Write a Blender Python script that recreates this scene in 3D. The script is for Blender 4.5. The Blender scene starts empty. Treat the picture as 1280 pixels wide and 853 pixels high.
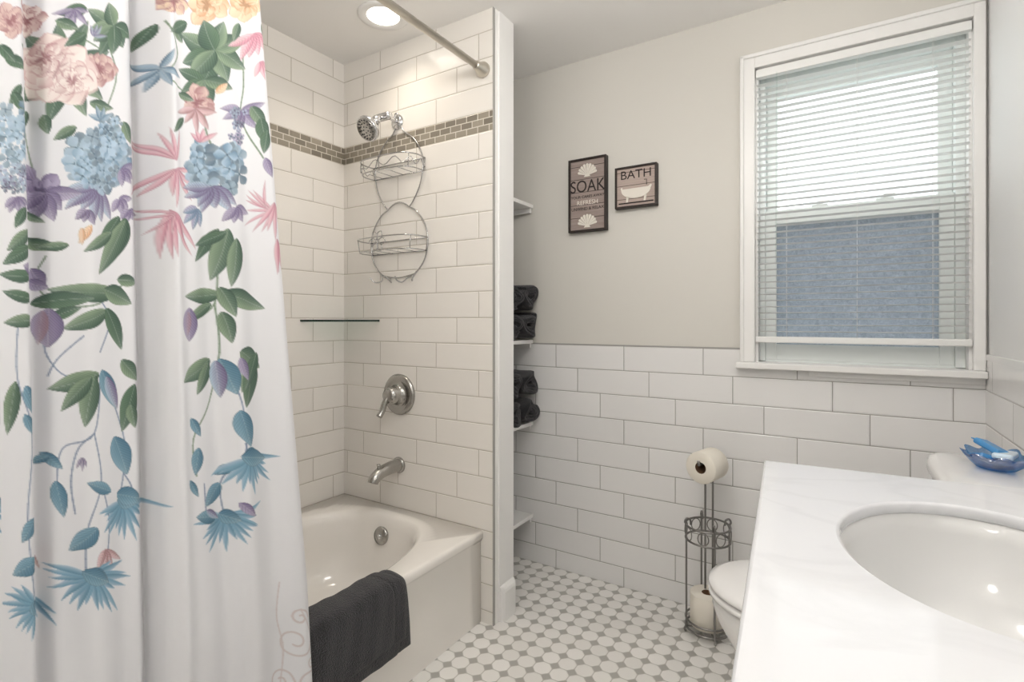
import bpy, bmesh, math, random
import numpy as np
from mathutils import Vector, Matrix
random.seed(7); np.random.seed(7)
pi = math.pi
H_CAM = 1.117
CEIL = 2.27
S = bpy.context.scene

# ---------------------------------------------------------------- materials
def srgb(r, g, b):
    def f(c):
        c /= 255.0
        return c/12.92 if c <= 0.04045 else ((c+0.055)/1.055)**2.4
    return (f(r), f(g), f(b), 1.0)

class NT:
    def __init__(self, name):
        self.mat = bpy.data.materials.new(name); self.mat.use_nodes = True
        self.t = self.mat.node_tree; self.n = self.t.nodes
        self.b = self.n['Principled BSDF']; self.out = self.n['Material Output']
    def link(self, a, b): self.t.links.new(a, b)
    def m(self, op, *a):
        nd = self.n.new('ShaderNodeMath'); nd.operation = op
        for i, v in enumerate(a):
            if isinstance(v, (int, float)): nd.inputs[i].default_value = v
            else: self.link(v, nd.inputs[i])
        return nd.outputs[0]
    def mix(self, f, a, b):
        nd = self.n.new('ShaderNodeMix'); nd.data_type = 'RGBA'
        for s, v in ((nd.inputs[0], f), (nd.inputs[6], a), (nd.inputs[7], b)):
            if isinstance(v, (int, float, tuple)): s.default_value = v
            else: self.link(v, s)
        return nd.outputs[2]
    def coord(self):
        tc = self.n.new('ShaderNodeTexCoord'); sp = self.n.new('ShaderNodeSeparateXYZ')
        self.link(tc.outputs['Object'], sp.inputs[0])
        return tc.outputs['Object'], sp.outputs[0], sp.outputs[1], sp.outputs[2]
    def noise(self, scale, detail=3, vec=None, dist=0.0):
        nd = self.n.new('ShaderNodeTexNoise'); nd.inputs['Scale'].default_value = scale
        nd.inputs['Detail'].default_value = detail; nd.inputs['Distortion'].default_value = dist
        if vec is None: vec = self.coord()[0]
        self.link(vec, nd.inputs['Vector'])
        return nd.outputs['Fac']
    def bump(self, h, dist=0.001, strength=1.0):
        nd = self.n.new('ShaderNodeBump'); nd.inputs['Distance'].default_value = dist
        nd.inputs['Strength'].default_value = strength
        self.link(h, nd.inputs['Height']); self.link(nd.outputs[0], self.b.inputs['Normal'])
    def set(self, **k):
        for kk, v in k.items():
            nm = kk.replace('_', ' ')
            s = self.b.inputs[nm]
            if isinstance(v, (int, float, tuple)): s.default_value = v
            else: self.link(v, s)
        return self

def M(name, col, rough=0.5, metal=0.0, bump=None, spec=0.5, var=0.0, coat=0.0):
    t = NT(name); t.set(Roughness=rough, Metallic=metal)
    t.b.inputs['Specular IOR Level'].default_value = spec
    t.b.inputs['Coat Weight'].default_value = coat
    t.b.inputs['Base Color'].default_value = col
    if var:
        f = t.noise(9.0, 3)
        dk = tuple(c*(1-var) for c in col[:3])+(1,)
        t.link(t.mix(f, dk, col), t.b.inputs['Base Color'])
    if bump:
        t.bump(t.noise(bump[0], 3), bump[1])
    return t.mat

def emis(name, col, st):
    t = NT(name); t.b.inputs['Emission Color'].default_value = col
    t.b.inputs['Emission Strength'].default_value = st
    t.b.inputs['Base Color'].default_value = col
    return t.mat

def tile_mat(name, axis, H, L, x0, z0, sgn, tile, grout, strip=None, gw=0.0013, rough=0.12):
    t = NT(name); vec, X, Y, Z = t.coord(); x = X if axis == 0 else Y
    m = t.m
    if strip:
        up = m('GREATER_THAN', Z, (strip[0]+strip[1])/2)
        zz = m('ADD', m('MULTIPLY', up, strip[1]-strip[0]), strip[0])
    else: zz = z0
    v = m('DIVIDE', m('SUBTRACT', zz, Z), H)
    r = m('FLOOR', v); fv = m('FRACT', v)
    u = m('SUBTRACT', m('DIVIDE', m('SUBTRACT', x, x0), L), m('MULTIPLY', r, sgn/3.0))
    fu = m('FRACT', u); iu = m('FLOOR', u)
    du = m('MULTIPLY', m('MINIMUM', fu, m('SUBTRACT', 1.0, fu)), L)
    dv = m('MULTIPLY', m('MINIMUM', fv, m('SUBTRACT', 1.0, fv)), H)
    d = m('MINIMUM', du, dv)
    face = m('GREATER_THAN', d, gw)
    h = t.n.new('ShaderNodeMapRange'); h.interpolation_type = 'SMOOTHSTEP'
    t.link(d, h.inputs[0]); h.inputs[1].default_value = gw*0.8; h.inputs[2].default_value = gw+0.003
    wn = t.n.new('ShaderNodeTexWhiteNoise'); cb = t.n.new('ShaderNodeCombineXYZ')
    t.link(iu, cb.inputs[0]); t.link(r, cb.inputs[1]); t.link(cb.outputs[0], wn.inputs[0])
    dark = tuple(c*0.95 for c in tile[:3])+(1,)
    tc = t.mix(wn.outputs[0], dark, tile)
    col = t.mix(face, grout, tc)
    hh = m('ADD', h.outputs[0], m('MULTIPLY', t.noise(7.0, 2), 0.5))
    if strip:
        sm = m('MULTIPLY', m('GREATER_THAN', Z, strip[0]), m('LESS_THAN', Z, strip[1]))
        h2 = (strip[1]-strip[0])/3.0
        v2 = m('DIVIDE', m('SUBTRACT', Z, strip[0]), h2); r2 = m('FLOOR', v2); f2 = m('FRACT', v2)
        u2 = m('ADD', m('DIVIDE', x, 0.052), m('MULTIPLY', r2, 0.5)); fu2 = m('FRACT', u2)
        d2 = m('MINIMUM', m('MULTIPLY', m('MINIMUM', fu2, m('SUBTRACT', 1.0, fu2)), 0.052),
               m('MULTIPLY', m('MINIMUM', f2, m('SUBTRACT', 1.0, f2)), h2))
        b2 = m('GREATER_THAN', d2, 0.0018)
        wn2 = t.n.new('ShaderNodeTexWhiteNoise'); cb2 = t.n.new('ShaderNodeCombineXYZ')
        t.link(m('FLOOR', u2), cb2.inputs[0]); t.link(r2, cb2.inputs[1]); t.link(cb2.outputs[0], wn2.inputs[0])
        sc = t.mix(wn2.outputs[0], srgb(130, 123, 112), srgb(164, 156, 142))
        col = t.mix(sm, col, t.mix(b2, srgb(215, 209, 197), sc))
    t.link(col, t.b.inputs['Base Color'])
    t.set(Roughness=rough)
    t.bump(hh, 0.0012)
    return t.mat

def floor_mat():
    t = NT('floor_mosaic'); vec, X, Y, Z = t.coord(); m = t.m; p = 0.060
    cx = m('ABSOLUTE', m('SUBTRACT', m('FRACT', m('DIVIDE', X, p)), 0.5))
    cy = m('ABSOLUTE', m('SUBTRACT', m('FRACT', m('DIVIDE', Y, p)), 0.5))
    s = m('ADD', cx, cy)
    rr = m('SQRT', m('ADD', m('MULTIPLY', cx, cx), m('MULTIPLY', cy, cy)))
    oc = m('MAXIMUM', m('DIVIDE', m('MAXIMUM', cx, cy), 0.472), m('DIVIDE', s, 0.655))
    oc = m('MAXIMUM', oc, m('DIVIDE', rr, 0.488))
    tile = m('LESS_THAN', oc, 1.0)
    dot = m('LESS_THAN', m('SUBTRACT', 1.0, s), 0.29)
    iv = t.n.new('ShaderNodeTexWhiteNoise'); cb = t.n.new('ShaderNodeCombineXYZ')
    t.link(m('FLOOR', m('DIVIDE', X, p)), cb.inputs[0]); t.link(m('FLOOR', m('DIVIDE', Y, p)), cb.inputs[1])
    t.link(cb.outputs[0], iv.inputs[0])
    c = t.mix(dot, srgb(206, 203, 197), srgb(180, 178, 172))
    c = t.mix(tile, c, t.mix(iv.outputs[0], srgb(238, 236, 231), srgb(247, 245, 241)))
    t.link(c, t.b.inputs['Base Color']); t.set(Roughness=0.3)
    mr = t.n.new('ShaderNodeMapRange'); t.link(oc, mr.inputs[0])
    mr.inputs[1].default_value = 1.03; mr.inputs[2].default_value = 0.9
    t.bump(m('MAXIMUM', mr.outputs[0], m('MULTIPLY', dot, 0.8)), 0.0008)
    return t.mat

m_paint = M('wall_paint_greige', srgb(223, 220, 213), 0.75, bump=(160, 0.0002))
m_white = M('white_trim_paint', srgb(244, 243, 241), 0.4)
m_rwall = M('right_wall_paint', srgb(242, 242, 241), 0.6)
m_ceil = M('ceiling_paint', srgb(249, 247, 244), 0.85)
m_tile_back = tile_mat('subway_tile_back', 0, 0.1035, 0.320, -1.087, 1.013, 1, srgb(244, 243, 242), srgb(166, 163, 158))
m_tile_right = tile_mat('subway_tile_right', 1, 0.1035, 0.320, 0.1, 1.013, 1, srgb(245, 244, 243), srgb(188, 186, 181))
m_tile_sh = tile_mat('subway_tile_shower', 0, 0.0985, 0.310, -1.14, 0, -1, srgb(245, 241, 235), srgb(196, 188, 176), strip=(1.82, 1.895), gw=0.0012)
m_tile_long = tile_mat('subway_tile_long', 1, 0.0985, 0.310, 0.07, 0, 1, srgb(245, 241, 235), srgb(196, 188, 176), strip=(1.82, 1.895), gw=0.0012)
m_floor = floor_mat()
m_chrome = M('chrome', (0.72, 0.72, 0.73, 1), 0.12, 1.0)
m_wire = M('chrome_wire', (0.50, 0.50, 0.50, 1), 0.22, 1.0)
m_nickel = M('brushed_nickel', (0.44, 0.43, 0.41, 1), 0.22, 1.0)
m_rod = M('champagne_rod', (0.66, 0.62, 0.55, 1), 0.3, 1.0)
m_pewter = M('pewter_wire', (0.28, 0.27, 0.26, 1), 0.35, 1.0)
m_tub = M('tub_enamel', srgb(249, 245, 239), 0.12, coat=0.3)
m_cer = M('white_ceramic', srgb(247, 246, 245), 0.1, coat=0.3)
m_vinyl = M('white_vinyl', srgb(242, 247, 245), 0.35)
m_blind = M('blind_slats', srgb(243, 243, 241), 0.45)
m_dark = M('dark_frame_wood', srgb(48, 38, 34), 0.5, var=0.3)
m_tissue = M('toilet_paper', srgb(240, 234, 222), 0.95, bump=(60, 0.0008))
m_card = M('cardboard_core', srgb(120, 90, 65), 0.9)
m_metaltrim = M('edge_trim_metal', srgb(170, 168, 164), 0.5, 0.0)
m_terry = NT('charcoal_terry'); m_terry.set(Base_Color=srgb(42, 41, 46), Roughness=1.0)
m_terry.b.inputs['Sheen Weight'].default_value = 0.25
m_terry.bump(m_terry.noise(300, 4), 0.008); m_terry = m_terry.mat
m_black = M('dark_rubber', srgb(40, 40, 42), 0.5)

def quartz():
    t = NT('white_quartz'); v = t.coord()[0]
    n = t.noise(3.5, 6, v, 1.4)
    r = t.m('ABSOLUTE', t.m('SUBTRACT', n, 0.5))
    r = t.m('MINIMUM', t.m('MULTIPLY', r, 22.0), 1.0)
    c = t.mix(r, srgb(227, 228, 231), srgb(232, 233, 236))
    t.link(c, t.b.inputs['Base Color']); t.set(Roughness=0.05)
    return t.mat
m_quartz = quartz()

def glass(name, col=(1, 1, 1, 1), rough=0.0, mixf=0.9):
    t = NT(name); tr = t.n.new('ShaderNodeBsdfTransparent'); tr.inputs[0].default_value = col
    gl = t.n.new('ShaderNodeBsdfGlossy'); gl.inputs['Roughness'].default_value = rough
    mx = t.n.new('ShaderNodeMixShader'); mx.inputs[0].default_value = mixf
    t.link(gl.outputs[0], mx.inputs[1]); t.link(tr.outputs[0], mx.inputs[2]); t.link(mx.outputs[0], t.out.inputs[0])
    return t.mat
m_glass = glass('clear_glass', (0.97, 0.985, 0.98, 1), 0.0, 0.96)
m_gshelf = glass('shelf_glass', (0.90, 0.96, 0.94, 1), 0.02, 0.92)
m_gedge = M('glass_edge_green', srgb(35, 55, 48), 0.1)
def privacy():
    t = NT('obscure_glass'); v = t.coord()[0]
    tr = t.n.new('ShaderNodeBsdfTranslucent')
    t.b.inputs['Base Color'].default_value = (0.24, 0.265, 0.29, 1); t.set(Roughness=0.3)
    n = t.noise(110, 3, v, 1.0); t.bump(n, 0.004)
    t.link(t.mix(n, (0.20, 0.225, 0.26, 1), (0.86, 0.89, 0.92, 1)), tr.inputs[0])
    mx = t.n.new('ShaderNodeMixShader'); mx.inputs[0].default_value = 0.65
    t.link(t.b.outputs[0], mx.inputs[1]); t.link(tr.outputs[0], mx.inputs[2]); t.link(mx.outputs[0], t.out.inputs[0])
    return t.mat
m_priv = privacy()

# ---------------------------------------------------------------- mesh builder
def frame(ax):
    ax = Vector(ax).normalized()
    u = ax.cross(Vector((0, 0, 1)))
    if u.length < 1e-4: u = Vector((1, 0, 0))
    u.normalize(); return ax, u, ax.cross(u)

class MB:
    def __init__(self): self.v = []; self.f = []; self.mi = []; self.sm = []; self.mats = []
    def add(self, vs, fs, mat, smooth=True):
        if mat not in self.mats: self.mats.append(mat)
        k = self.mats.index(mat); o = len(self.v)
        self.v += [tuple(p) for p in vs]
        for f in fs:
            self.f.append(tuple(i+o for i in f)); self.mi.append(k); self.sm.append(smooth)
        return self
    def box(self, x0, x1, y0, y1, z0, z1, mat, bev=0.0):
        if bev <= 0:
            vs = [(x, y, z) for x in (x0, x1) for y in (y0, y1) for z in (z0, z1)]
            self.add(vs, [(0, 1, 3, 2), (4, 6, 7, 5), (0, 4, 5, 1), (2, 3, 7, 6), (0, 2, 6, 4), (1, 5, 7, 3)], mat, False)
        else:
            bm = bmesh.new(); bmesh.ops.create_cube(bm, size=1)
            for w in bm.verts:
                w.co = Vector(((x0+x1)/2+w.co.x*(x1-x0), (y0+y1)/2+w.co.y*(y1-y0), (z0+z1)/2+w.co.z*(z1-z0)))
            bmesh.ops.bevel(bm, geom=bm.edges[:], offset=bev, segments=4, profile=0.5, affect='EDGES')
            bm.verts.index_update()
            self.add([w.co[:] for w in bm.verts], [[w.index for w in f.verts] for f in bm.faces], mat, False)
            bm.free()
        return self
    def loft(self, rings, mat, cap0=False, cap1=False, smooth=True, closed=True):
        n = len(rings[0]); vs = [p for r in rings for p in r]; fs = []
        for i in range(len(rings)-1):
            for j in range(n if closed else n-1):
                k = (j+1) % n
                fs.append((i*n+j, i*n+k, (i+1)*n+k, (i+1)*n+j))
        if cap0: fs.append(tuple(range(n))[::-1])
        if cap1: fs.append(tuple((len(rings)-1)*n+j for j in range(n)))
        return self.add(vs, fs, mat, smooth)
    def lathe(self, c, ax, prof, mat, seg=32, cap0=True, cap1=True, smooth=True):
        ax, u, w = frame(ax); c = Vector(c)
        rings = [[c+ax*h+(u*math.cos(2*pi*j/seg)+w*math.sin(2*pi*j/seg))*r for j in range(seg)] for r, h in prof]
        return self.loft(rings, mat, cap0, cap1, smooth)
    def tube(self, pts, r, mat, seg=8, closed=False):
        pts = [Vector(p) for p in pts]; n = len(pts); rings = []; pu = None
        for i, p in enumerate(pts):
            if closed: tg = pts[(i+1) % n]-pts[i-1]
            else: tg = pts[min(i+1, n-1)]-pts[max(i-1, 0)]
            if tg.length < 1e-9: tg = Vector((0, 0, 1))
            tg.normalize()
            if pu is None: _, u, w = frame(tg)
            else:
                u = pu-tg*pu.dot(tg)
                if u.length < 1e-6: _, u, w = frame(tg)
                u.normalize(); w = tg.cross(u)
            pu = u
            rings.append([p+(u*math.cos(2*pi*j/seg)+w*math.sin(2*pi*j/seg))*r for j in range(seg)])
        if closed: rings.append(rings[0])
        return self.loft(rings, mat, not closed, not closed)
    def prism(self, poly, y0, y1, mat):   # poly in X,Z extruded along Y
        n = len(poly)
        vs = [(x, y0, z) for x, z in poly]+[(x, y1, z) for x, z in poly]
        fs = [tuple(range(n)), tuple(range(n, 2*n))[::-1]]+[(i, n+i, n+(i+1) % n, (i+1) % n) for i in range(n)]
        return self.add(vs, fs, mat, False)
    def build(self, name, parent=None, fixn=True):
        me = bpy.data.meshes.new(name); me.from_pydata(self.v, [], self.f)
        for m_ in self.mats: me.materials.append(m_)
        me.polygons.foreach_set('material_index', self.mi); me.polygons.foreach_set('use_smooth', self.sm)
        if fixn:
            bm = bmesh.new(); bm.from_mesh(me); bmesh.ops.recalc_face_normals(bm, faces=bm.faces[:]); bm.to_mesh(me); bm.free()
        me.update(); ob = bpy.data.objects.new(name, me); S.collection.objects.link(ob)
        if parent: ob.parent = parent
        return ob

def empty(name):
    e = bpy.data.objects.new(name, None); S.collection.objects.link(e); e.empty_display_size = 0.1; return e

def catmull(pts, k=8, closed=False):
    P = [Vector(p) for p in pts]; n = len(P); out = []
    for i in range(n if closed else n-1):
        g = (lambda j: P[j % n]) if closed else (lambda j: P[max(0, min(n-1, j))])
        a, b, c, d = g(i-1), g(i), g(i+1), g(i+2)
        for s in range(k):
            t = s/k
            out.append(0.5*((2*b)+(c-a)*t+(2*a-5*b+4*c-d)*t*t+(3*b-a-3*c+d)*t**3))
    if not closed: out.append(P[-1])
    return out

# ---------------------------------------------------------------- room shell
XL, XP, XA, XR = -1.885, -1.073, -1.119, 0.375
YS, YN, YB, YF = 1.576, 1.703, 2.10, 0.05
YNEAR = -1.05
MB().box(-2.05, 0.5, YNEAR-0.1, 2.25, -0.08, 0.0, m_floor).build('floor')
MB().box(-2.05, 0.5, YNEAR-0.1, 2.25, CEIL, CEIL+0.08, m_ceil).build('ceiling')
# window wall
w = MB()
WX0, WX1, WZ0, WZ1 = -0.262, 0.345, 0.957, 2.045
w.box(-2.0, WX0, 2.108, 2.25, 0, CEIL, m_paint)
w.box(WX1, 0.5, 2.108, 2.25, 0, CEIL, m_paint)
w.box(WX0, WX1, 2.108, 2.25, 0, WZ0-0.02, m_paint)
w.box(WX0, WX1, 2.108, 2.25, WZ1, CEIL, m_paint)
w.box(-1.893, XR, 2.10, 2.108, 0, 0.943, m_tile_back)
w.box(-1.893, -0.307, 2.10, 2.108, 0.943, 1.013, m_tile_back)
w.box(-1.893, -0.307, 2.098, 2.108, 1.013, 1.018, m_metaltrim)
w.build('wall_back', fixn=False)
w = MB(); w.box(XR+0.006, 0.5, YNEAR, 2.108, 0, CEIL, m_rwall)
w.box(XR, XR+0.006, YNEAR, 2.10, 0, 1.0, m_tile_right)
w.box(XR-0.002, XR+0.006, YNEAR, 2.10, 1.0, 1.018, m_cer)
w.build('wall_right', fixn=False)
w = MB(); w.box(-2.0, XL-0.008, YF-0.12, 2.108, 0, CEIL, m_paint)
w.box(XL-0.008, XL, YF, YS, 0.30, CEIL, m_tile_long); w.build('wall_left', fixn=False)
w = MB(); w.box(XL-0.008, XP, YS+0.008, YN, 0, CEIL, m_white)
w.box(XL, XP-0.003, YS, YS+0.008, 0.0, CEIL, m_tile_sh)
w.box(XP-0.003, XP+0.001, YS-0.001, YS+0.01, 0, CEIL, m_metaltrim)
w.build('wall_partition', fixn=False)
w = MB(); w.box(XL-0.1, XP, YF-0.12, YF, 0, CEIL, m_tile_sh); w.build('wall_tub_foot', fixn=False)
w = MB(); w.box(XP-0.12, XP, YNEAR, YF-0.12, 0, CEIL, m_paint); w.build('wall_entry_side', fixn=False)
w = MB(); w.box(XP-0.12, -0.75, YNEAR-0.1, YNEAR, 0, CEIL, m_paint).box(0.02, 0.5, YNEAR-0.1, YNEAR, 0, CEIL, m_paint).box(-0.75, 0.02, YNEAR-0.1, YNEAR, 2.03, CEIL, m_paint)
w.build('wall_near', fixn=False)
d = empty('door_1')
w = MB(); w.box(-0.745, 0.015, YNEAR-0.06, YNEAR-0.02, 0.005, 2.025, m_white, 0.003)
for z0, z1 in ((0.2, 0.95), (1.08, 1.85)):
    for x0 in (-0.65, -0.32): w.box(x0, x0+0.25, YNEAR-0.022, YNEAR-0.012, z0, z1, m_white, 0.004)
w.build('leaf', d)
MB().lathe((-0.68, YNEAR-0.02, 1.0), (0, 1, 0), [(0.025, 0), (0.025, 0.006), (0.01, 0.01), (0.01, 0.03), (0.026, 0.04), (0.028, 0.055), (0.015, 0.066)], m_nickel).build('knob', d)
# trims : rounded plinth block at the foot of the partition
w = MB(); py0, py1 = YS+0.035, YN+0.003
rg = []
for zz_, th_ in ((0, .022), (.108, .022), (.118, .019), (.126, .013), (.131, .006), (.132, .001)):
    rg.append([(XP, py0, zz_), (XP+th_*0.7, py0, zz_), (XP+th_, py0+0.012, zz_), (XP+th_, py1-0.012, zz_), (XP+th_*0.7, py1, zz_), (XP, py1, zz_)])
w.loft(rg, m_white, True, True, False)
w.build('baseboard_partition')
w = MB(); w.box(XP-0.002, XP+0.006, YS+0.03, YN+0.004, 0.1, CEIL, m_white, 0.002); w.build('trim_1')

# ---------------------------------------------------------------- window
win = empty('window_1')
w = MB()
w.box(-0.307, WX0, 2.082, 2.108, 0.967, 2.085, m_white, 0.004).box(WX1, XR-0.001, 2.082, 2.108, 0.967, 2.085, m_white, 0.004)
w.box(WX0-0.002, WX1+0.002, 2.082, 2.108, WZ1, 2.085, m_white, 0.004)
w.box(-0.312, -0.298, 2.074, 2.108, 0.967, 2.095, m_white, 0.004).box(-0.312, XR-0.001, 2.074, 2.108, 2.083, 2.097, m_white, 0.004)
w.build('casing', win)
w = MB(); w.box(-0.325, XR-0.001, 2.055, 2.17, 0.945, 0.967, m_white, 0.004); w.box(-0.09, XR-0.001, 2.088, 2.10, 0.925, 0.945, m_white, 0.002); w.build('stool', win)
w = MB()
w.box(WX0, WX0+0.008, 2.105, 2.25, WZ0, WZ1, m_white).box(WX1-0.008, WX1, 2.105, 2.25, WZ0, WZ1, m_white).box(WX0, WX1, 2.105, 2.25, WZ1-0.008, WZ1, m_white)
w.box(WX0, WX1, 2.16, 2.25, WZ0-0.015, WZ0+0.018, m_vinyl)
w.box(WX0+0.008, -0.235, 2.15, 2.245, 0.97, 2.037, m_vinyl, 0.002).box(0.312, WX1-0.008, 2.15, 2.245, 0.97, 2.037, m_vinyl, 0.002).box(-0.235, 0.312, 2.15, 2.245, 2.005, 2.037, m_vinyl, 0.002)
w.build('frame', win)
def sash(nm, y0, y1, z0, z1, bot, top):
    q = MB(); q.box(-0.235, -0.198, y0, y1, z0, z1, m_vinyl, 0.003).box(0.273, 0.312, y0, y1, z0, z1, m_vinyl, 0.003)
    q.box(-0.199, 0.274, y0, y1, z0, z0+bot, m_vinyl, 0.003).box(-0.199, 0.274, y0, y1, z1-top, z1, m_vinyl, 0.003); q.build(nm, win)
sash('sash_lower', 2.158, 2.188, 0.975, 1.53, 0.058, 0.052)
sash('sash_upper', 2.195, 2.222, 1.478, 2.006, 0.052, 0.045)
MB().box(-0.2, 0.275, 2.170, 2.174, 1.03, 1.48, m_priv).build('obscure_pane', win)
MB().box(-0.2, 0.275, 2.206, 2.210, 1.528, 1.963, m_glass).build('clear_pane', win)
w = MB()
for x in (-0.06, 0.13):
    w.box(x-0.025, x+0.025, 2.162, 2.184, 1.53, 1.538, m_vinyl, 0.002); w.lathe((x, 2.172, 1.538), (0, 0, 1), [(0.01, 0), (0.01, 0.008)], m_nickel, 16)
    w.box(x-0.005, x+0.03, 2.166, 2.176, 1.544, 1.550, m_nickel, 0.001)
w.build('sash_locks', win)

# blinds
bl = empty('window_blinds')
w = MB(); BX0, BX1 = -0.259, 0.342
w.box(BX0, BX1, 2.086, 2.113, 2.008, 2.036, m_blind, 0.002); w.build('headrail', bl)
w = MB(); z = 1.080; tilt = math.radians(8)
while z < 2.0:
    rows = []
    for k in range(5):
        s = (k/4-0.5)*0.0235; c = 0.0020*(1-(k/2-1)**2)
        y = 2.0995+s*math.cos(tilt); zz = z-s*math.sin(tilt)+c
        rows.append([(BX0+0.002, y, zz), (BX1-0.002, y, zz)])
    w.loft(rows, m_blind, closed=False); z += 0.0225
w.build('slats', bl, fixn=False)
w = MB(); w.box(BX0-0.002, BX1+0.002, 2.086, 2.113, 1.040, 1.062, m_blind, 0.004); w.build('bottom_rail', bl)
w = MB()
for x in (-0.16, 0.05, 0.25):
    for y in (2.0875, 2.1115): w.tube([(x, y, 1.05), (x, y, 2.01)], 0.0006, m_blind, 5)
w.tube([(-0.19, 2.078, 2.01), (-0.192, 2.078, 1.35)], 0.003, m_glass, 6)
w.build('cords', bl)

# outside: neighbouring house wall & ground
def siding():
    t = NT('neighbour_siding'); _, X, Y, Z = t.coord()
    f = t.m('FRACT', t.m('DIVIDE', Z, 0.11))
    c = t.mix(t.m('LESS_THAN', f, 0.12), srgb(246, 248, 250), srgb(205, 210, 214))
    t.link(c, t.b.inputs['Base Color']); t.set(Roughness=0.8); return t.mat
MB().box(-4, 4, 6.0, 6.2, -1.0, 2.6, siding()).build('neighbour_house_wall')
MB().box(-6, 6, 2.3, 8.0, -1.1, -1.0, M('outside_ground', srgb(165, 168, 160), 0.9, var=0.3)).build('ground_outside')

# ---------------------------------------------------------------- bathtub
def sq_ring(cx, cy, hx, hy, n, z, N=128):
    out = []
    for j in range(N):
        a = 2*pi*j/N; c, s = math.cos(a), math.sin(a)
        k = max(abs(c), abs(s)) if n is None else (abs(c)**n+abs(s)**n)**(1/n)
        out.append((cx+hx*c/k, cy+hy*s/k, z))
    return out
x0, x1, y0, y1 = XL+0.001, XA, YF+0.001, YS-0.001
cx, cy, hx, hy = (x0+x1)/2, (y0+y1)/2, (x1-x0)/2, (y1-y0)/2
def oring(ins, z):   # only the apron side is inset; the other three sides touch the walls
    return [(x if x < cx+hx*0.999 else x-ins, y, z) for x, y, _ in sq_ring(cx, cy, hx, hy, None, z)]
TZ = 0.007
rings = [oring(.010, 0.0), oring(.010, .292+TZ), oring(.003, .302+TZ), oring(0, .308+TZ), oring(0, .322+TZ), oring(.002, .329+TZ), oring(.006, .333+TZ), oring(.012, .334+TZ)]
ix, iy = -1.517, 0.815
for hx2, hy2, n, z in ((0.338, 0.70, 2.9, 0.333), (0.329, 0.692, 2.9, 0.329), (0.318, 0.682, 2.9, 0.317), (0.309, 0.672, 2.9, 0.29), (0.290, 0.655, 2.9, 0.20), (0.268, 0.63, 2.9, 0.12), (0.24, 0.60, 2.8, 0.08), (0.18, 0.55, 2.6, 0.062), (0.06, 0.3, 2.4, 0.055)):
    rings.append(sq_ring(ix, iy, hx2, hy2, n, z+TZ))
tub = empty('bathtub')
MB().loft(rings, m_tub, False, True).build('shell', tub)
w = MB(); w.lathe((-1.545, 1.478, 0.262), (0, -1, 0.12), [(0.034, -0.004), (0.036, 0.004), (0.033, 0.010), (0.012, 0.012)], m_nickel)
w.lathe((-1.545, 1.467, 0.263), (0, -1, 0.12), [(0.009, 0), (0.009, 0.006), (0.004, 0.008)], m_chrome, 16)
w.build('overflow_plate', tub)
MB().lathe((-1.52, 1.25, 0.066), (0, 0, 1), [(0.03, 0), (0.03, 0.004), (0.02, 0.006)], m_chrome).build('drain', tub)

# shower valve
v = MB(); vc = (-1.541, YS, 0.815)
v.lathe(vc, (0, -1, 0), [(0.084, 0), (0.085, 0.006), (0.078, 0.014), (0.06, 0.016), (0.056, 0.012), (0.04, 0.016), (0.036, 0.04), (0.034, 0.055), (0.030, 0.068), (0.018, 0.074)], m_nickel, 48)
v.tube(catmull([(-1.541, YS-0.06, 0.815), (-1.551, YS-0.075, 0.79), (-1.556, YS-0.085, 0.755), (-1.558, YS-0.10, 0.735)], 6), 0.012, m_nickel, 12)
v.build('shower_valve')
v = MB()
pts = catmull([(-1.545, YS, 0.522), (-1.545, YS-0.05, 0.522), (-1.545, YS-0.10, 0.515), (-1.545, YS-0.135, 0.498), (-1.545, YS-0.145, 0.482)], 6)
rings = []
for i, p in enumerate(pts):
    t = i/(len(pts)-1); tg = (pts[min(i+1, len(pts)-1)]-pts[max(i-1, 0)]).normalized(); u = Vector((1, 0, 0)); ww = tg.cross(u)
    r = 0.027-0.006*t
    rings.append([p+(u*math.cos(2*pi*j/20)+ww*math.sin(2*pi*j/20))*r for j in range(20)])
v.loft(rings, m_nickel, True, True); v.lathe((-1.545, YS, 0.522), (0, -1, 0), [(0.033, 0), (0.033, 0.006), (0.028, 0.012)], m_nickel)
v.lathe((-1.545, YS-0.115, 0.53), (0, 0, 1), [(0.005, 0), (0.005, 0.012), (0.008, 0.014), (0.008, 0.02)], m_nickel, 12)
v.build('tub_spout')
v = MB(); v.lathe((-1.554, YS, 1.945), (0, -1, 0), [(0.032, 0), (0.032, 0.004), (0.015, 0.014)], m_chrome)
v.tube(catmull([(-1.554, YS, 1.945), (-1.552, YS-0.05, 1.948), (-1.548, YS-0.10, 1.935), (-1.543, YS-0.13, 1.905)], 6), 0.009, m_chrome, 12)
v.lathe((-1.543, YS-0.125, 1.915), (-0.05, -0.6, -0.8), [(0.013, -0.01), (0.017, 0.0), (0.017, 0.02), (0.012, 0.025)], m_chrome, 20)
ax = Vector((-0.05, -0.82, -0.57)); hc = Vector((-1.542, YS-0.135, 1.888))
v.lathe(hc, ax, [(0.012, -0.004), (0.016, 0.008), (0.03, 0.022), (0.047, 0.034), (0.05, 0.044), (0.048, 0.052), (0.044, 0.053)], m_chrome, 32)
v.lathe(hc+ax.normalized()*0.053, ax, [(0.043, 0), (0.043, 0.002), (0.016, 0.003)], m_nickel, 32)
a_, u_, w_ = frame(ax)
for rr, nn in ((0.012, 5), (0.024, 10), (0.036, 16)):
    for j in range(nn):
        q = hc+a_*0.0545+(u_*math.cos(2*pi*j/nn)+w_*math.sin(2*pi*j/nn))*rr
        v.lathe(q, ax, [(0.0028, 0), (0.0022, 0.003)], m_black, 8)
v.lathe((-1.535, YS-0.10, 1.93), (1, 0, 0), [(0.014, -0.03), (0.016, -0.02), (0.016, 0.03), (0.012, 0.04)], m_chrome, 16)
v.build('shower_head')

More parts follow.
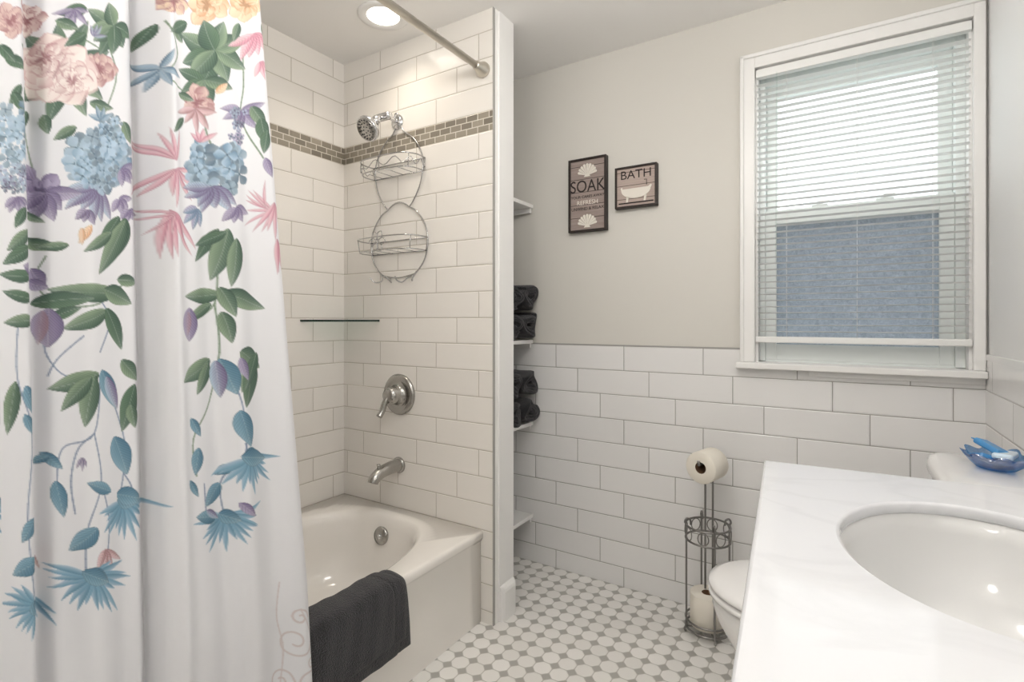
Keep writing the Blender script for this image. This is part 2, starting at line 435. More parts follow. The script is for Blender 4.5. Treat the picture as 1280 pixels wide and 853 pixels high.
# wire caddy
c = MB(); CX, CY = -1.545, 1.571; R = 0.0026
side1 = [(0.012, 1.935), (0.03, 1.90), (0.085, 1.86), (0.125, 1.80), (0.135, 1.74), (0.12, 1.67), (0.085, 1.61), (0.06, 1.585)]
side2 = [(0.06, 1.585), (0.105, 1.56), (0.148, 1.50), (0.16, 1.43), (0.14, 1.36), (0.09, 1.31), (0.045, 1.295)]
for sg in (-1, 1):
    for sd in (side1, side2): c.tube(catmull([(CX+sg*h, CY, z) for h, z in sd], 6), R, m_wire, 6)
    c.tube(catmull([(CX+sg*0.05, CY, 1.297), (CX+sg*0.03, CY-0.01, 1.278), (CX+sg*0.02, CY-0.03, 1.285), (CX+sg*0.025, CY-0.045, 1.30)], 5), R, m_wire, 6)
    c.tube(catmull([(CX+sg*0.10, CY, 1.32), (CX+sg*0.085, CY-0.01, 1.288), (CX+sg*0.105, CY-0.03, 1.28), (CX+sg*0.12, CY-0.045, 1.30)], 5), R, m_wire, 6)
c.tube(catmull([(CX-0.012, CY, 1.935), (CX-0.012, CY-0.01, 1.962), (CX+0.0, CY-0.015, 1.974), (CX+0.012, CY-0.01, 1.962), (CX+0.012, CY, 1.935)], 5), R, m_wire, 6)
c.tube(catmull([(CX-0.06, CY, 1.585), (CX-0.03, CY, 1.603), (CX, CY, 1.609), (CX+0.03, CY, 1.603), (CX+0.06, CY, 1.585)], 6), R, m_wire, 6)
c.tube(catmull([(CX-0.09, CY, 1.31), (CX, CY, 1.298), (CX+0.09, CY, 1.31)], 6), R, m_wire, 6)
def basket(zb, hw, dep, wav):
    def loop(z, k=1.0):
        pp = [(CX-hw*k, CY, z), (CX-hw*k, CY-dep*0.55, z), (CX-hw*0.75*k, CY-dep*k, z), (CX, CY-dep*1.12*k, z), (CX+hw*0.75*k, CY-dep*k, z), (CX+hw*k, CY-dep*0.55, z), (CX+hw*k, CY, z)]
        return catmull(pp, 8)
    a = loop(zb+0.052); b = loop(zb, 0.95)
    c.tube(a, R, m_wire, 6); c.tube(b, R*0.9, m_wire, 6)
    c.tube([a[0], a[-1]], R, m_wire, 6); c.tube([b[0], b[-1]], R, m_wire, 6)
    for k in range(0, len(a), 12): c.tube([a[k], b[k]], R*0.8, m_wire, 5)
    for k in range(1, 5):
        x = CX-hw+2*hw*k/5
        yy = CY-dep*(1.05-0.35*abs(k/2.5-1)**3)
        c.tube([(x, CY, zb), (x, yy, zb)], R*0.6, m_wire, 5)
    if wav:
        wv = [Vector(p)+Vector((0, 0, 0.014*math.sin(i*0.9)-0.026)) for i, p in enumerate(a)]
        c.tube(wv, R*0.7, m_wire, 5)
    else:
        fc = Vector((CX, CY-dep*1.12, zb+0.034))
        for j in range(6):
            an = 2*pi*j/6; o = Vector((math.cos(an), 0, math.sin(an)))
            pp = [fc+o*0.008, fc+o*0.028+Vector((-o.z, 0, o.x))*0.013, fc+o*0.044, fc+o*0.028-Vector((-o.z, 0, o.x))*0.013]
            c.tube(catmull(pp, 5, True), 0.0018, m_wire, 5, True)
basket(1.72, 0.145, 0.10, True); basket(1.40, 0.16, 0.105, False)
c.build('shower_caddy')

# corner glass shelf
g = MB(); r = 0.225
arc = [(XL+0.001+r*t, YS-0.001-r*(1-t)) for t in np.linspace(0, 1, 13)]
arc = [(x+0.03*math.sin(pi*i/12)*0.7, y-0.03*math.sin(pi*i/12)*0.7) for i, (x, y) in enumerate(arc)]
poly = [(XL+0.001, YS-0.001)]+arc; n = len(poly)
zt, zb = 1.124, 1.116
g.add([(x, y, zb) for x, y in poly]+[(x, y, zt) for x, y in poly], [tuple(range(n))[::-1], tuple(range(n, 2*n))], m_gshelf, False)
g.add([(x, y, zb) for x, y in poly]+[(x, y, zt) for x, y in poly], [(i, (i+1) % n, n+(i+1) % n, n+i) for i in range(n)], m_gedge, False)
g.build('corner_glass_shelf', fixn=False)

# curtain rod
r = MB(); r.tube([(-1.116, YF, 2.048), (-1.116, YS, 2.048)], 0.0125, m_rod, 20)
r.tube([(-1.116, YF, 2.048), (-1.116, 0.9, 2.048)], 0.0145, m_rod, 20)
for y, sg in ((YS, -1), (YF, 1)):
    r.lathe((-1.116, y, 2.048), (0, sg, 0), [(0.028, 0), (0.029, 0.012), (0.024, 0.022), (0.018, 0.032), (0.016, 0.05), (0.013, 0.055)], m_rod, 28)
r.build('shower_curtain_rod')

# ---------------------------------------------------------------- shower curtain (woven print stored as colour attribute)
NQ, NZ = 420, 940
ZT, ZBm = 1.985, 0.16
q = np.linspace(0, 1, NQ); zz = np.linspace(ZT, ZBm, NZ)
Q, Z = np.meshgrid(q, zz)
Yb = 0.07+Q*(0.695-0.07)
ex = np.clip((1.9-Z)/1.64, 0, 1.1)
Y = Yb+np.clip((Yb-0.47)/0.225, 0, None)*0.105*ex
def gs(c, s): return np.exp(-((Yb-c)/s)**2)
def sg_(c, s): return 1/(1+np.exp(-np.clip((Yb-c)/s, -30, 30)))
low = np.clip((2.0-Z)/1.6, 0, 1)
wob = 0.004*np.sin(Z*2.2)
A = 0.040*(1-sg_(0.287+wob, 0.0025))+0.040*sg_(0.470-wob, 0.0035)
A += -0.026*gs(0.302, 0.012)-0.030*gs(0.456, 0.011)+0.014*gs(0.490, 0.010)-0.045*gs(0.17, 0.02)
A += 0.014*gs(0.375, 0.040)
A -= 0.026*low*gs(0.535+0.02*low, 0.018)
A += 0.016*low*gs(0.57, 0.02)+0.010*np.sin((Yb-0.57)*2*pi/0.075)*(Yb > 0.57)*(0.25+0.75*low)
A += 0.008*np.sin((Yb-0.20)*2*pi/0.075+1.2*(Z-1))*(0.15+0.85*low)*(Yb < 0.455)*0.6
A += 0.0006*np.sin(Yb*170+3*np.sin(Z*2.3))
A += -0.03*np.clip((Yb-0.665)/0.03, 0, 1)**2
base = -1.135+0.062*np.clip((1.9-Z)/1.4, 0, 1)
X = base+A
X = np.where(Z < 0.42, np.maximum(X, -1.107), X)
# print coordinates: cloth points projected to camera view pixels
dp = 0.586+0.846*Y; U = 640+650*(-0.931+0.533*Y)/dp; V = 402-650*(Z-H_CAM)/dp
U = np.where(U < -12, U+182, U)
U = U.ravel(); V = V.ravel()
BASE = np.array((0.930, 0.932, 0.946))
C = np.empty((U.size, 3)); C[:] = BASE
def blend(idx, al, col):
    C[idx] = C[idx]*(1-al[:, None])+col*al[:, None]
def col(r_, g_, b_): return np.array((r_, g_, b_))/255.0
def leaf(x, y, L, W, ang, c1, c2, curve=0.0, op=1.0, veins=True, wide=0.8):
    R_ = L+4
    idx = np.nonzero((np.abs(U-x) < R_) & (np.abs(V-y) < R_))[0]
    if idx.size == 0: return
    a = math.radians(ang); ca, sa = math.cos(a), math.sin(a)
    dx, dy = U[idx]-x, V[idx]-y
    du = dx*ca+dy*sa; dv = -dx*sa+dy*ca; s = np.clip(du/L, 0, 1)
    dv = dv-curve*L*s*s
    wd = W*0.5*np.sin(pi*s**wide)**0.85
    al = np.clip((wd-np.abs(dv))/1.0+0.4, 0, 1)*(du > 0)*(du < L)*op
    f = np.clip(0.5+dv/(wd+0.5)*0.6, 0, 1)
    cc = c1[None]*(1-f[:, None])+c2[None]*f[:, None]
    if veins:
        k = 0.08*np.sin((du-np.abs(dv)*1.0)*1.7)*(W > 9)
        cc = cc*(1+k[:, None])
        mid = np.clip(1-np.abs(dv)/0.8, 0, 1)*0.3
        cc = cc*(1-mid[:, None])+mid[:, None]*0.9
        ed = np.clip(1-(wd-np.abs(dv))/1.6, 0, 1)*0.16
        cc = cc*(1-ed[:, None])
        tip = (s**3*0.25)
        cc = cc*(1-tip[:, None])+tip[:, None]*0.9
    m_ = al > 0
    blend(idx[m_], al[m_], np.clip(cc[m_], 0, 1))
def stem(pts, wd, c1):
    P = catmull([(x, y, 0) for x, y in pts], 6)
    for i in range(len(P)-1):
        x0_, y0_ = P[i][:2]; x1_, y1_ = P[i+1][:2]
        idx = np.nonzero((U > min(x0_, x1_)-4) & (U < max(x0_, x1_)+4) & (V > min(y0_, y1_)-4) & (V < max(y0_, y1_)+4))[0]
        if idx.size == 0: continue
        ex_, ey = x1_-x0_, y1_-y0_; L2 = ex_*ex_+ey*ey+1e-6
        t = np.clip(((U[idx]-x0_)*ex_+(V[idx]-y0_)*ey)/L2, 0, 1)
        dd = np.hypot(U[idx]-x0_-t*ex_, V[idx]-y0_-t*ey)
        al = np.clip(wd/2-dd+0.5, 0, 1)
        blend(idx, al*0.9, c1[None])
G1, G2, G3 = col(62, 88, 74), col(134, 156, 128), col(88, 116, 92)
B1, B2 = col(102, 134, 162), col(178, 200, 216)
T1, T2 = col(76, 118, 142), col(128, 166, 186)
P1, P2 = col(116, 104, 140), col(178, 168, 196)
K1, K2 = col(206, 132, 152), col(238, 208, 214)
C1, C2 = col(220, 190, 188), col(245, 236, 230)
O1, O2 = col(222, 170, 130), col(242, 220, 192)
BR1, BR2 = col(168, 122, 124), col(226, 202, 194)
MR = col(168, 108, 116)
rnd = random.Random(3)
def green(x, y, L, W, a, cv=0.0): leaf(x, y, L, W, a, G1, G2 if rnd.random() < .6 else G3, cv)
def blue(x, y, L, W, a, cv=0.0): leaf(x, y, L, W, a, T1, T2, cv)
def rosette(x, y, r_, n, cA, cB, layers=3, acc=None):
    acc = cA*0.85 if acc is None else acc
    for l in range(layers):
        rr = r_*(1-l/(layers+0.6))
        for j in range(n):
            a = 360*j/n+l*37+rnd.uniform(-14, 14)
            k = rnd.uniform(0, 0.9); L_ = rr*rnd.uniform(.8, 1.15)
            xx, yy = x+rnd.uniform(-2, 2), y+rnd.uniform(-2, 2)
            leaf(xx, yy, L_*1.04, rr*0.78, a, acc*0.5+cA*0.5, acc*0.4+cB*0.6, 0, 0.8, False, 1.5)
            leaf(xx, yy, L_, rr*0.70, a, cA*(1-k)+cB*k, cB, rnd.uniform(-.1, .1), 0.95, False, 1.5)
            for _ in range(3): leaf(x, y, rr*rnd.uniform(.5, .95), 1.8, a+rnd.uniform(-16, 16), acc, cA, 0.1, .6, False)
    for j in range(12): leaf(x+rnd.uniform(-3, 3), y+rnd.uniform(-3, 3), r_*0.3, 2.5, rnd.uniform(0, 360), acc*0.9, cA*.9, 0, .8, False)
def hydr(x, y, r_, n, cA=B1, cB=B2, sy=1.0):
    for j in range(int(n*1.5)):
        a = rnd.uniform(0, 2*pi); d_ = r_*math.sqrt(rnd.random())*0.85
        px_, py_ = x+d_*math.cos(a), y+d_*math.sin(a)*sy; o = rnd.uniform(0, 90); s_ = rnd.uniform(.9, 1.5)*r_*0.28
        k = rnd.random(); dk = rnd.choice((0.75, 0.9, 1.0, 1.05))
        for i in range(4): leaf(px_, py_, s_, s_*0.8, o+90*i, np.clip((cA*(1-k)+cB*k)*dk, 0, 1), np.clip(cB*dk, 0, 1), 0, .9, False, 1.5)
        leaf(px_-1.5, py_, 3, 3, 0, cA*0.65, cA*0.75, 0, .8, False)
def lily(x, y, r_, a0, spread, n, cA=K1, cB=K2, W=0.24):
    for j in range(n):
        a = a0+spread*(j/(n-1)-0.5)
        leaf(x, y, r_*rnd.uniform(.75, 1.1), r_*W, a, cA, cB, rnd.uniform(-.2, .2), .9)
def spiky(x, y, r_, a0=90, spread=220, n=11):
    for j in range(n+4):
        a = a0+spread*(j/(n+3)-0.5)
        leaf(x, y, r_*rnd.uniform(.6, 1.1), r_*0.15, a, col(92, 140, 168) if j % 2 else col(112, 160, 186), B2, rnd.uniform(-.12, .12), 1, False)
    blue(x-5, y-2, r_*0.5, r_*0.42, a0-70)
ST = col(126, 142, 168); SG = col(112, 134, 110)
# stems
for p_ in ([(62, 395), (58, 440), (80, 470), (120, 470), (150, 540), (150, 590), (140, 640)], [(120, 470), (110, 540), (75, 560), (68, 600), (72, 640)],
           [(110, 540), (118, 600), (100, 660), (98, 720)], [(118, 600), (128, 650), (120, 720)], [(60, 320), (50, 350), (70, 380), (120, 380), (160, 350)],
           [(12, 400), (10, 470), (28, 540), (20, 640), (28, 740)], [(260, 320), (258, 380), (232, 400)], [(258, 380), (262, 440), (250, 500), (225, 545), (228, 590)],
           [(262, 450), (282, 500), (285, 560), (262, 600), (268, 650)], [(285, 550), (292, 580)], [(240, 640), (238, 600)], [(130, 30), (150, 90), (130, 150), (128, 180)],
           [(200, 30), (215, 70), (200, 100), (230, 120)], [(262, 110), (250, 150), (258, 190)], [(300, 60), (300, 110), (296, 150), (320, 200)], [(120, 440), (135, 400), (118, 370)],
           [(110, 540), (92, 560), (84, 600), (88, 640)], [(150, 590), (160, 610), (156, 640)], [(100, 420), (70, 450), (60, 470)], [(90, 5), (100, 40), (130, 60)], [(30, 100), (40, 160), (50, 210)]):
    stem(p_, 1.7, ST if p_[0][1] > 380 else SG)
# panel A / left edge
green(-10, 20, 30, 16, 20); rosette(8, 30, 22, 7, BR1, BR2, 2, MR); green(0, 75, 34, 16, 25); green(-6, 60, 30, 14, 50); green(20, 110, 30, 12, 120); green(10, 120, 30, 14, 60)
hydr(12, 172, 30, 20, sy=1.5); hydr(10, 224, 22, 12, P1, B2); lily(10, 250, 22, 80, 120, 5, P1, P2, .4); green(24, 262, 30, 14, 120)
green(30, 290, 40, 17, 140); green(32, 310, 44, 19, 150); green(34, 345, 44, 17, 170, .2); green(34, 375, 42, 15, 188, .1); green(36, 400, 42, 17, 175)
leaf(38, 340, 20, 16, 200, P1, P2); green(8, 475, 66, 20, 100); blue(20, 480, 40, 18, 70); blue(18, 515, 30, 14, 60)
blue(30, 640, 34, 16, 120); blue(34, 690, 38, 22, 150); spiky(30, 742, 46, 130, 200, 12); lily(40, 690, 22, 100, 60, 3, BR1, BR2)
# panel B
for a in (200, 230, 260, 290, 330, 0, 30, 60, 100, 145): green(82, 88, rnd.uniform(60, 72), 24, a, .1)
rosette(126, 84, 26, 8, BR1, BR2, 3, MR); rosette(76, 84, 48, 10, C1, C2, 4, MR*.4+C1*.6); rosette(62, 68, 24, 7, BR1*.5+C1*.5, C2, 2, MR); rosette(92, 100, 22, 7, C1*.95, C2, 2, MR); green(60, 140, 26, 14, 80); green(112, 128, 34, 14, 10); green(44, 132, 28, 12, 110)
for a, L in ((200, 40), (160, 34), (110, 44), (60, 30), (20, 28), (250, 30), (135, 36), (85, 36)): green(148, 28, L, 20, a, .15)
green(112, 8, 34, 18, 170); rosette(45, 14, 20, 7, BR1, C2, 2, MR); lily(95, 8, 26, 90, 140, 5, P1, P2, .3); green(30, 50, 26, 12, 80); green(110, 40, 30, 14, 150); lily(120, 44, 18, 300, 100, 4, P1, B2, .3); green(75, 20, 30, 14, 30)
green(96, 158, 30, 14, 150); green(158, 150, 30, 14, 70)
hydr(126, 195, 44, 40, sy=.95); hydr(138, 162, 22, 12); lily(128, 150, 22, 270, 120, 4, B1, B2, .35)
lily(118, 232, 44, 115, 110, 7, P1, B2, .35); hydr(122, 215, 28, 16); lily(152, 212, 24, 30, 90, 4, P1, P2, .45)
rosette(56, 240, 28, 6, P1, P2, 2); lily(60, 240, 38, 80, 150, 5, P1*0.95, P2, .5); leaf(50, 222, 26, 16, 240, P1, P2); green(34, 262, 30, 10, 30)
lily(150, 248, 20, 60, 120, 4, P1, P2, .5); lily(106, 262, 22, 100, 80, 3, P1*0.9, P2, .5); lily(162, 262, 20, 80, 120, 4, P1, P2, .5)
leaf(112, 282, 28, 11, 125, O1, O2); leaf(100, 285, 22, 8, 90, O1, O2)
for x_, y_, L, W_, a in ((150, 270, 50, 18, 120), (158, 272, 56, 22, 100), (158, 275, 78, 24, 112), (140, 290, 46, 15, 140), (30, 300, 50, 16, 8), (86, 306, 36, 12, 170),
                         (150, 366, 90, 24, 176), (44, 380, 70, 22, -12), (128, 362, 40, 24, 20), (62, 400, 40, 14, -30), (132, 388, 60, 22, 150), (130, 385, 56, 20, 62), (146, 350, 28, 16, 0)):
    green(x_, y_, L, W_, a, .12)
leaf(45, 335, 28, 18, 60, P1, P2); leaf(40, 352, 24, 16, 20, P1, P2)
leaf(62, 385, 50, 36, 92, P1*0.95, P2, 0, 1, True, .9); leaf(56, 388, 44, 16, 96, BR1, P2, 0, .6)
green(118, 466, 62, 24, 152, .15); green(112, 468, 66, 24, 104, -.05); green(108, 470, 56, 18, 128); blue(122, 462, 52, 22, 68); leaf(128, 470, 44, 16, 70, P1, B2)
green(150, 450, 34, 19, 50); green(166, 480, 62, 22, 106); blue(138, 545, 50, 28, 65, .1); green(160, 505, 30, 16, 80)
blue(52, 566, 30, 14, 40); blue(66, 600, 46, 20, 78); blue(60, 570, 22, 10, 150)
blue(132, 612, 34, 16, 200); spiky(146, 625, 48, 80, 150, 11); blue(140, 616, 34, 24, 10)
blue(112, 655, 44, 22, 130, .1); lily(120, 682, 26, 70, 80, 4, BR1, K2, .35); spiky(104, 714, 52, 80, 230, 14); blue(94, 710, 34, 22, 20)
lily(96, 570, 16, 90, 60, 3, P1, P2)
# panel C
rosette(210, 6, 20, 7, BR1, O2, 2, MR); rosette(255, 8, 26, 8, O1*0.97, O2, 3); rosette(304, 8, 22, 7, O1, O2, 2); green(194, 30, 30, 14, 120); green(210, 34, 26, 14, 60); green(230, 30, 30, 16, 150)
for a, L in ((200, 46), (150, 42), (100, 52), (60, 42), (20, 46), (330, 46), (280, 38), (245, 40), (125, 44)): green(262, 66, L, 25, a, .15)
for a in (200, 150, 115, 80, 20): green(250, 102, 36, 17, a)
lily(312, 44, 36, 85, 120, 6, K1, K2, .32); lily(318, 80, 24, 60, 80, 4, K1, K2, .32); green(296, 30, 26, 12, 110); green(326, 30, 22, 12, 70)
for a in (110, 70, 150, 30, 220, 300): leaf(196, 88, 26, 8, a, B1*0.9, B2)
rosette(242, 130, 22, 7, BR1, BR2, 2, MR); lily(238, 138, 30, 90, 160, 5, BR1, K2, .3); green(215, 120, 24, 10, 20); leaf(262, 120, 20, 10, 320, O1, O2); green(222, 150, 26, 10, 130)
lily(296, 140, 28, 90, 200, 7, P1, P2, .4); hydr(292, 150, 16, 8, P1, B2); green(308, 135, 32, 15, 60); green(318, 150, 34, 17, 80); green(326, 165, 30, 14, 100); leaf(322, 200, 26, 12, 70, P1, P2); hydr(288, 178, 14, 6, B1, P2)
lily(208, 205, 50, 250, 70, 5, K1, K2, .10); lily(206, 215, 44, 80, 150, 7, K1, K2, .15); lily(200, 265, 60, 78, 60, 6, K1, K2, .12); lily(205, 270, 36, 150, 100, 4, K1, K2, .10)
hydr(260, 212, 38, 34); lily(256, 235, 36, 110, 140, 7, P1, B2, .4); lily(238, 262, 26, 120, 100, 4, B1, P2, .4); lily(282, 262, 24, 70, 120, 4, P1, P2, .5); lily(246, 180, 22, 270, 100, 4, K1, K2, .3)
lily(330, 265, 40, 170, 110, 6, K1, K2, .10); lily(332, 255, 48, 90, 60, 5, K1, K2, .12); lily(334, 300, 50, 84, 30, 4, K1, K2, .13); lily(322, 262, 34, 235, 50, 3, K1, K2, .10)
for x_, y_, L, W_, a in ((262, 288, 50, 16, 120), (272, 288, 66, 24, 100), (282, 300, 60, 20, 92), (270, 292, 40, 14, 150), (264, 368, 46, 20, 170), (262, 368, 60, 24, 12), (262, 360, 40, 18, 60),
                         (255, 380, 40, 14, 145), (264, 390, 40, 18, 70), (252, 448, 50, 22, 140), (250, 452, 44, 16, 110), (282, 438, 36, 26, 30), (300, 448, 44, 20, 108), (300, 446, 62, 24, 96), (308, 440, 50, 16, 110)):
    green(x_, y_, L, W_, a, .1)
leaf(224, 385, 42, 22, 92, P1, P2, 0, 1, True, .9); leaf(222, 390, 30, 10, 94, BR1, P2, 0, .6)
blue(262, 448, 46, 26, 70); leaf(258, 450, 46, 18, 84, P1, B2); leaf(282, 446, 30, 14, 70, P1, P2)
blue(280, 510, 46, 24, 74); blue(222, 520, 26, 12, 60); blue(232, 556, 34, 16, 100); blue(218, 595, 24, 10, 60); blue(262, 600, 36, 18, 130); blue(275, 578, 24, 12, 150)
spiky(288, 566, 46, 70, 150, 11); blue(280, 566, 36, 22, 5); spiky(264, 640, 44, 85, 210, 13); blue(256, 640, 30, 18, 180); leaf(278, 622, 24, 12, 40, P1, P2); leaf(240, 632, 22, 10, 30, P1, B2)
# tone-on-tone scroll at the lower hem
SC = col(216, 206, 206)
for cx_, cy_, r0, d_ in ((345, 790, 20, 1), (330, 840, 16, -1), (366, 838, 22, 1), (350, 760, 11, -1), (372, 800, 12, -1), (366, 815, 8, 1)):
    stem([(cx_+r0*(1-k/14)*math.cos(d_*k*0.75), cy_+r0*(1-k/14)*math.sin(d_*k*0.75)) for k in range(12)], 1.9, SC)
for p_ in ([(330, 720), (326, 760), (334, 800), (330, 850)], [(350, 750), (365, 780), (388, 830), (392, 853)]): stem(p_, 1.6, SC)
C = np.clip(C*0.94+BASE*0.06, 0, 1)
lin = np.where(C <= 0.04045, C/12.92, ((C+0.055)/1.055)**2.4)
rgba = np.ones((U.size, 4), dtype=np.float32); rgba[:, :3] = lin
me = bpy.data.meshes.new('cloth')
co = np.stack([X.ravel(), Y.ravel(), Z.ravel()], 1)
ii, jj = np.meshgrid(np.arange(NZ-1), np.arange(NQ-1), indexing='ij'); k0 = (ii*NQ+jj).ravel()
me.from_pydata(co.tolist(), [], np.stack([k0, k0+1, k0+NQ+1, k0+NQ], 1).tolist())
me.polygons.foreach_set('use_smooth', [True]*len(me.polygons))
at = me.color_attributes.new(name='Print', type='FLOAT_COLOR', domain='POINT'); at.data.foreach_set('color', rgba.ravel())
t = NT('floral_fabric'); an = t.n.new('ShaderNodeAttribute'); an.attribute_name = 'Print'
t.link(an.outputs['Color'], t.b.inputs['Base Color']); t.set(Roughness=0.7)
tr = t.n.new('ShaderNodeBsdfTranslucent'); t.link(an.outputs['Color'], tr.inputs[0])
mx = t.n.new('ShaderNodeMixShader'); mx.inputs[0].default_value = 0.15
t.link(t.b.outputs[0], mx.inputs[1]); t.link(tr.outputs[0], mx.inputs[2]); t.link(mx.outputs[0], t.out.inputs[0])
me.materials.append(t.mat); me.update()
sc = empty('shower_curtain'); ob = bpy.data.objects.new('cloth', me); S.collection.objects.link(ob); ob.parent = sc
w = MB()
for y in np.linspace(0.09, 0.68, 9):
    w.tube([(-1.116+0.022*math.cos(a), y+0.004*math.sin(a), 2.028+0.040*math.sin(a)) for a in np.linspace(0, 2*pi, 21)[:-1]], 0.0016, m_chrome, 6, True)
w.build('rings', sc)

# ---------------------------------------------------------------- folded towel over the tub edge (two layers)
def towel_layer(w, pts, ya, yb, thick, seed, off=0.0):
    path = catmull(pts, 7); NU = 80; top = []
    for i in range(NU):
        s = i/(NU-1); y = ya+(yb-ya)*s
        rt = []; rb = []
        for k, p in enumerate(path):
            t_ = k/(len(path)-1); tg = (path[min(k+1, len(path)-1)]-path[max(k-1, 0)]).normalized(); nr = Vector((-tg.z, 0, tg.x))
            edge = min(s, 1-s, 0.05)/0.05; te = min(t_, 1-t_, 0.05)/0.05
            th = 0.002+thick*math.sqrt(max(edge, 0))*math.sqrt(max(te, 0.05))+0.0018*math.sin(s*13+t_*5+seed)+0.0008*math.sin(s*37+t_*9+seed)
            if 0.84 < s < 0.87: th -= 0.002
            yy = y+0.005*math.sin(t_*8+seed)+0.012*(t_-0.5)*s
            q0 = Vector((p.x, yy, p.z))+nr*off; rt.append(q0+nr*th); rb.append(q0)
        top.append(rt+rb[::-1])
    w.loft(top, m_terry, True, True)
w = MB()
towel_layer(w, [(-1.228, 0, 0.240), (-1.216, 0, 0.296), (-1.200, 0, 0.328), (-1.172, 0, 0.343), (-1.125, 0, 0.343), (-1.108, 0, 0.334), (-1.104, 0, 0.30), (-1.102, 0, 0.23), (-1.100, 0, 0.140)], 0.80, 1.158, 0.009, 0.0)
towel_layer(w, [(-1.222, 0, 0.270), (-1.214, 0, 0.300), (-1.200, 0, 0.328), (-1.172, 0, 0.343), (-1.125, 0, 0.343), (-1.108, 0, 0.334), (-1.104, 0, 0.30), (-1.102, 0, 0.23), (-1.101, 0, 0.178)], 0.80, 1.135, 0.008, 2.0, 0.0085)
w.build('bath_towel')

# ---------------------------------------------------------------- nook shelves
sh = MB(); zs = (1.643, 1.015, 0.635, 0.205)
for z in zs:
    sh.box(XL-0.007, -1.205, YN+0.001, YB-0.001, z, z+0.017, m_white, 0.002)
    sh.box(XL, -1.215, YB-0.014, YB-0.001, z-0.022, z, m_white, 0.001)
sh.build('closet_shelves')
def roll(name, cy_, cz, R_, seed):
    rr = random.Random(seed); N = 90; turns = 2.6; xs = [-1.172, -1.178, -1.192, -1.26, -1.34, -1.42, -1.50]
    rings = []; th = R_/turns*0.50; ph = rr.uniform(0, 6)
    for ix_, x in enumerate(xs):
        a = []; b = []
        sq = (0.5, 0.8, 1.0)[min(ix_, 2)]
        for i in range(N):
            s = i/(N-1); an_ = ph+s*turns*2*pi; r_ = 0.012+(R_-0.012-th)*s
            wob = 1+0.08*math.sin(3*an_+seed)+0.05*math.sin(5*an_+x*20)
            xx = x+0.012*math.sin(an_*2.0+seed)*(1 if ix_ < 3 else 0)
            a.append((xx, cy_+(r_+th*sq)*math.cos(an_)*wob, cz+(r_+th*sq)*math.sin(an_)*min(wob, 1.0)))
            b.append((xx, cy_+(r_-th*sq*0.6)*math.cos(an_)*wob, cz+(r_-th*sq*0.6)*math.sin(an_)*min(wob, 1.0)))
        rings.append(a+b[::-1])
    q_ = MB(); q_.loft(rings, m_terry)
    for e in (0, len(rings)-1):
        rg = rings[e]; n2 = len(rg); q_.add(rg, [(i, i+1, n2-2-i, n2-1-i) for i in range(n2//2-1)], m_terry)
    return q_.build(name)
k = 0
for zsf in (1.032, 0.652):
    for yy, nrow in ((2.028, 2), (1.895, 2)):
        for j in range(nrow):
            roll('rolled_towel', yy, zsf+0.066+j*0.124, 0.064, 5+k); k += 1

# ---------------------------------------------------------------- wall signs
def text(parent, nm, s, size, x, z, y, mat, sx=1.0):
    cu = bpy.data.curves.new(nm, 'FONT'); cu.body = s; cu.size = size; cu.align_x = 'CENTER'; cu.align_y = 'CENTER'; cu.extrude = 0.0004
    o = bpy.data.objects.new(nm, cu); S.collection.objects.link(o); o.location = (x, y, z); o.rotation_euler = (pi/2, 0, 0); o.scale = (sx, 1, 1)
    cu.materials.append(mat); o.parent = parent; return o
def plank(name, c1, c2):
    t = NT(name); v, X_, Y_, Z_ = t.coord()
    st = t.n.new('ShaderNodeMapping'); st.inputs['Scale'].default_value = (6, 1, 90); t.link(v, st.inputs[0])
    n_ = t.noise(1.6, 5, st.outputs[0], 1.0)
    cc = t.mix(n_, c1, c2); g_ = t.m('LESS_THAN', t.m('FRACT', t.m('DIVIDE', Z_, 0.056)), 0.05)
    t.link(t.mix(g_, cc, tuple(k_*0.4 for k_ in c1[:3])+(1,)), t.b.inputs['Base Color']); t.set(Roughness=0.8); return t.mat
m_pl1 = plank('weathered_plank', srgb(128, 112, 106), srgb(186, 171, 164)); m_pl2 = plank('beige_plank', srgb(168, 150, 142), srgb(204, 188, 178))
m_ink = M('sign_ink', srgb(45, 38, 38), 0.8); m_cream = M('sign_cream', srgb(238, 232, 222), 0.8)
def framebox(x0, x1, z0, z1, fw, parent, mat_in):
    q_ = MB(); y0_, y1_ = 2.078, 2.107
    q_.box(x0, x0+fw, y0_, y1_, z0, z1, m_dark, 0.002).box(x1-fw, x1, y0_, y1_, z0, z1, m_dark, 0.002)
    q_.box(x0+fw, x1-fw, y0_, y1_, z0, z0+fw, m_dark, 0.002).box(x0+fw, x1-fw, y0_, y1_, z1-fw, z1, m_dark, 0.002); q_.build('frame', parent)
    MB().box(x0+fw, x1-fw, 2.086, 2.106, z0+fw, z1-fw, mat_in).build('panel', parent)
def shell(q_, cx_, cz, r_):
    for j in range(9):
        a = math.radians(20+140*j/8); L = r_*(0.86+0.14*math.sin(a)); wdt = r_*0.22
        dx, dz = math.cos(a), math.sin(a); px_, pz = -dz, dx; pts_ = [(cx_, cz)]
        for s_ in np.linspace(0, 1, 9):
            an_ = -pi/2+pi*s_; pts_.append((cx_+dx*(L-wdt/2)+dx*wdt/2*math.cos(an_)+px_*wdt/2*math.sin(an_), cz+dz*(L-wdt/2)+dz*wdt/2*math.cos(an_)+pz*wdt/2*math.sin(an_)))
        q_.prism(pts_, 2.0835-0.0010*(j % 2), 2.087, m_cream)
    q_.prism([(cx_-r_*.3, cz-r_*.12), (cx_+r_*.3, cz-r_*.12), (cx_+r_*.12, cz+r_*.12), (cx_-r_*.12, cz+r_*.12)], 2.082, 2.087, m_cream)
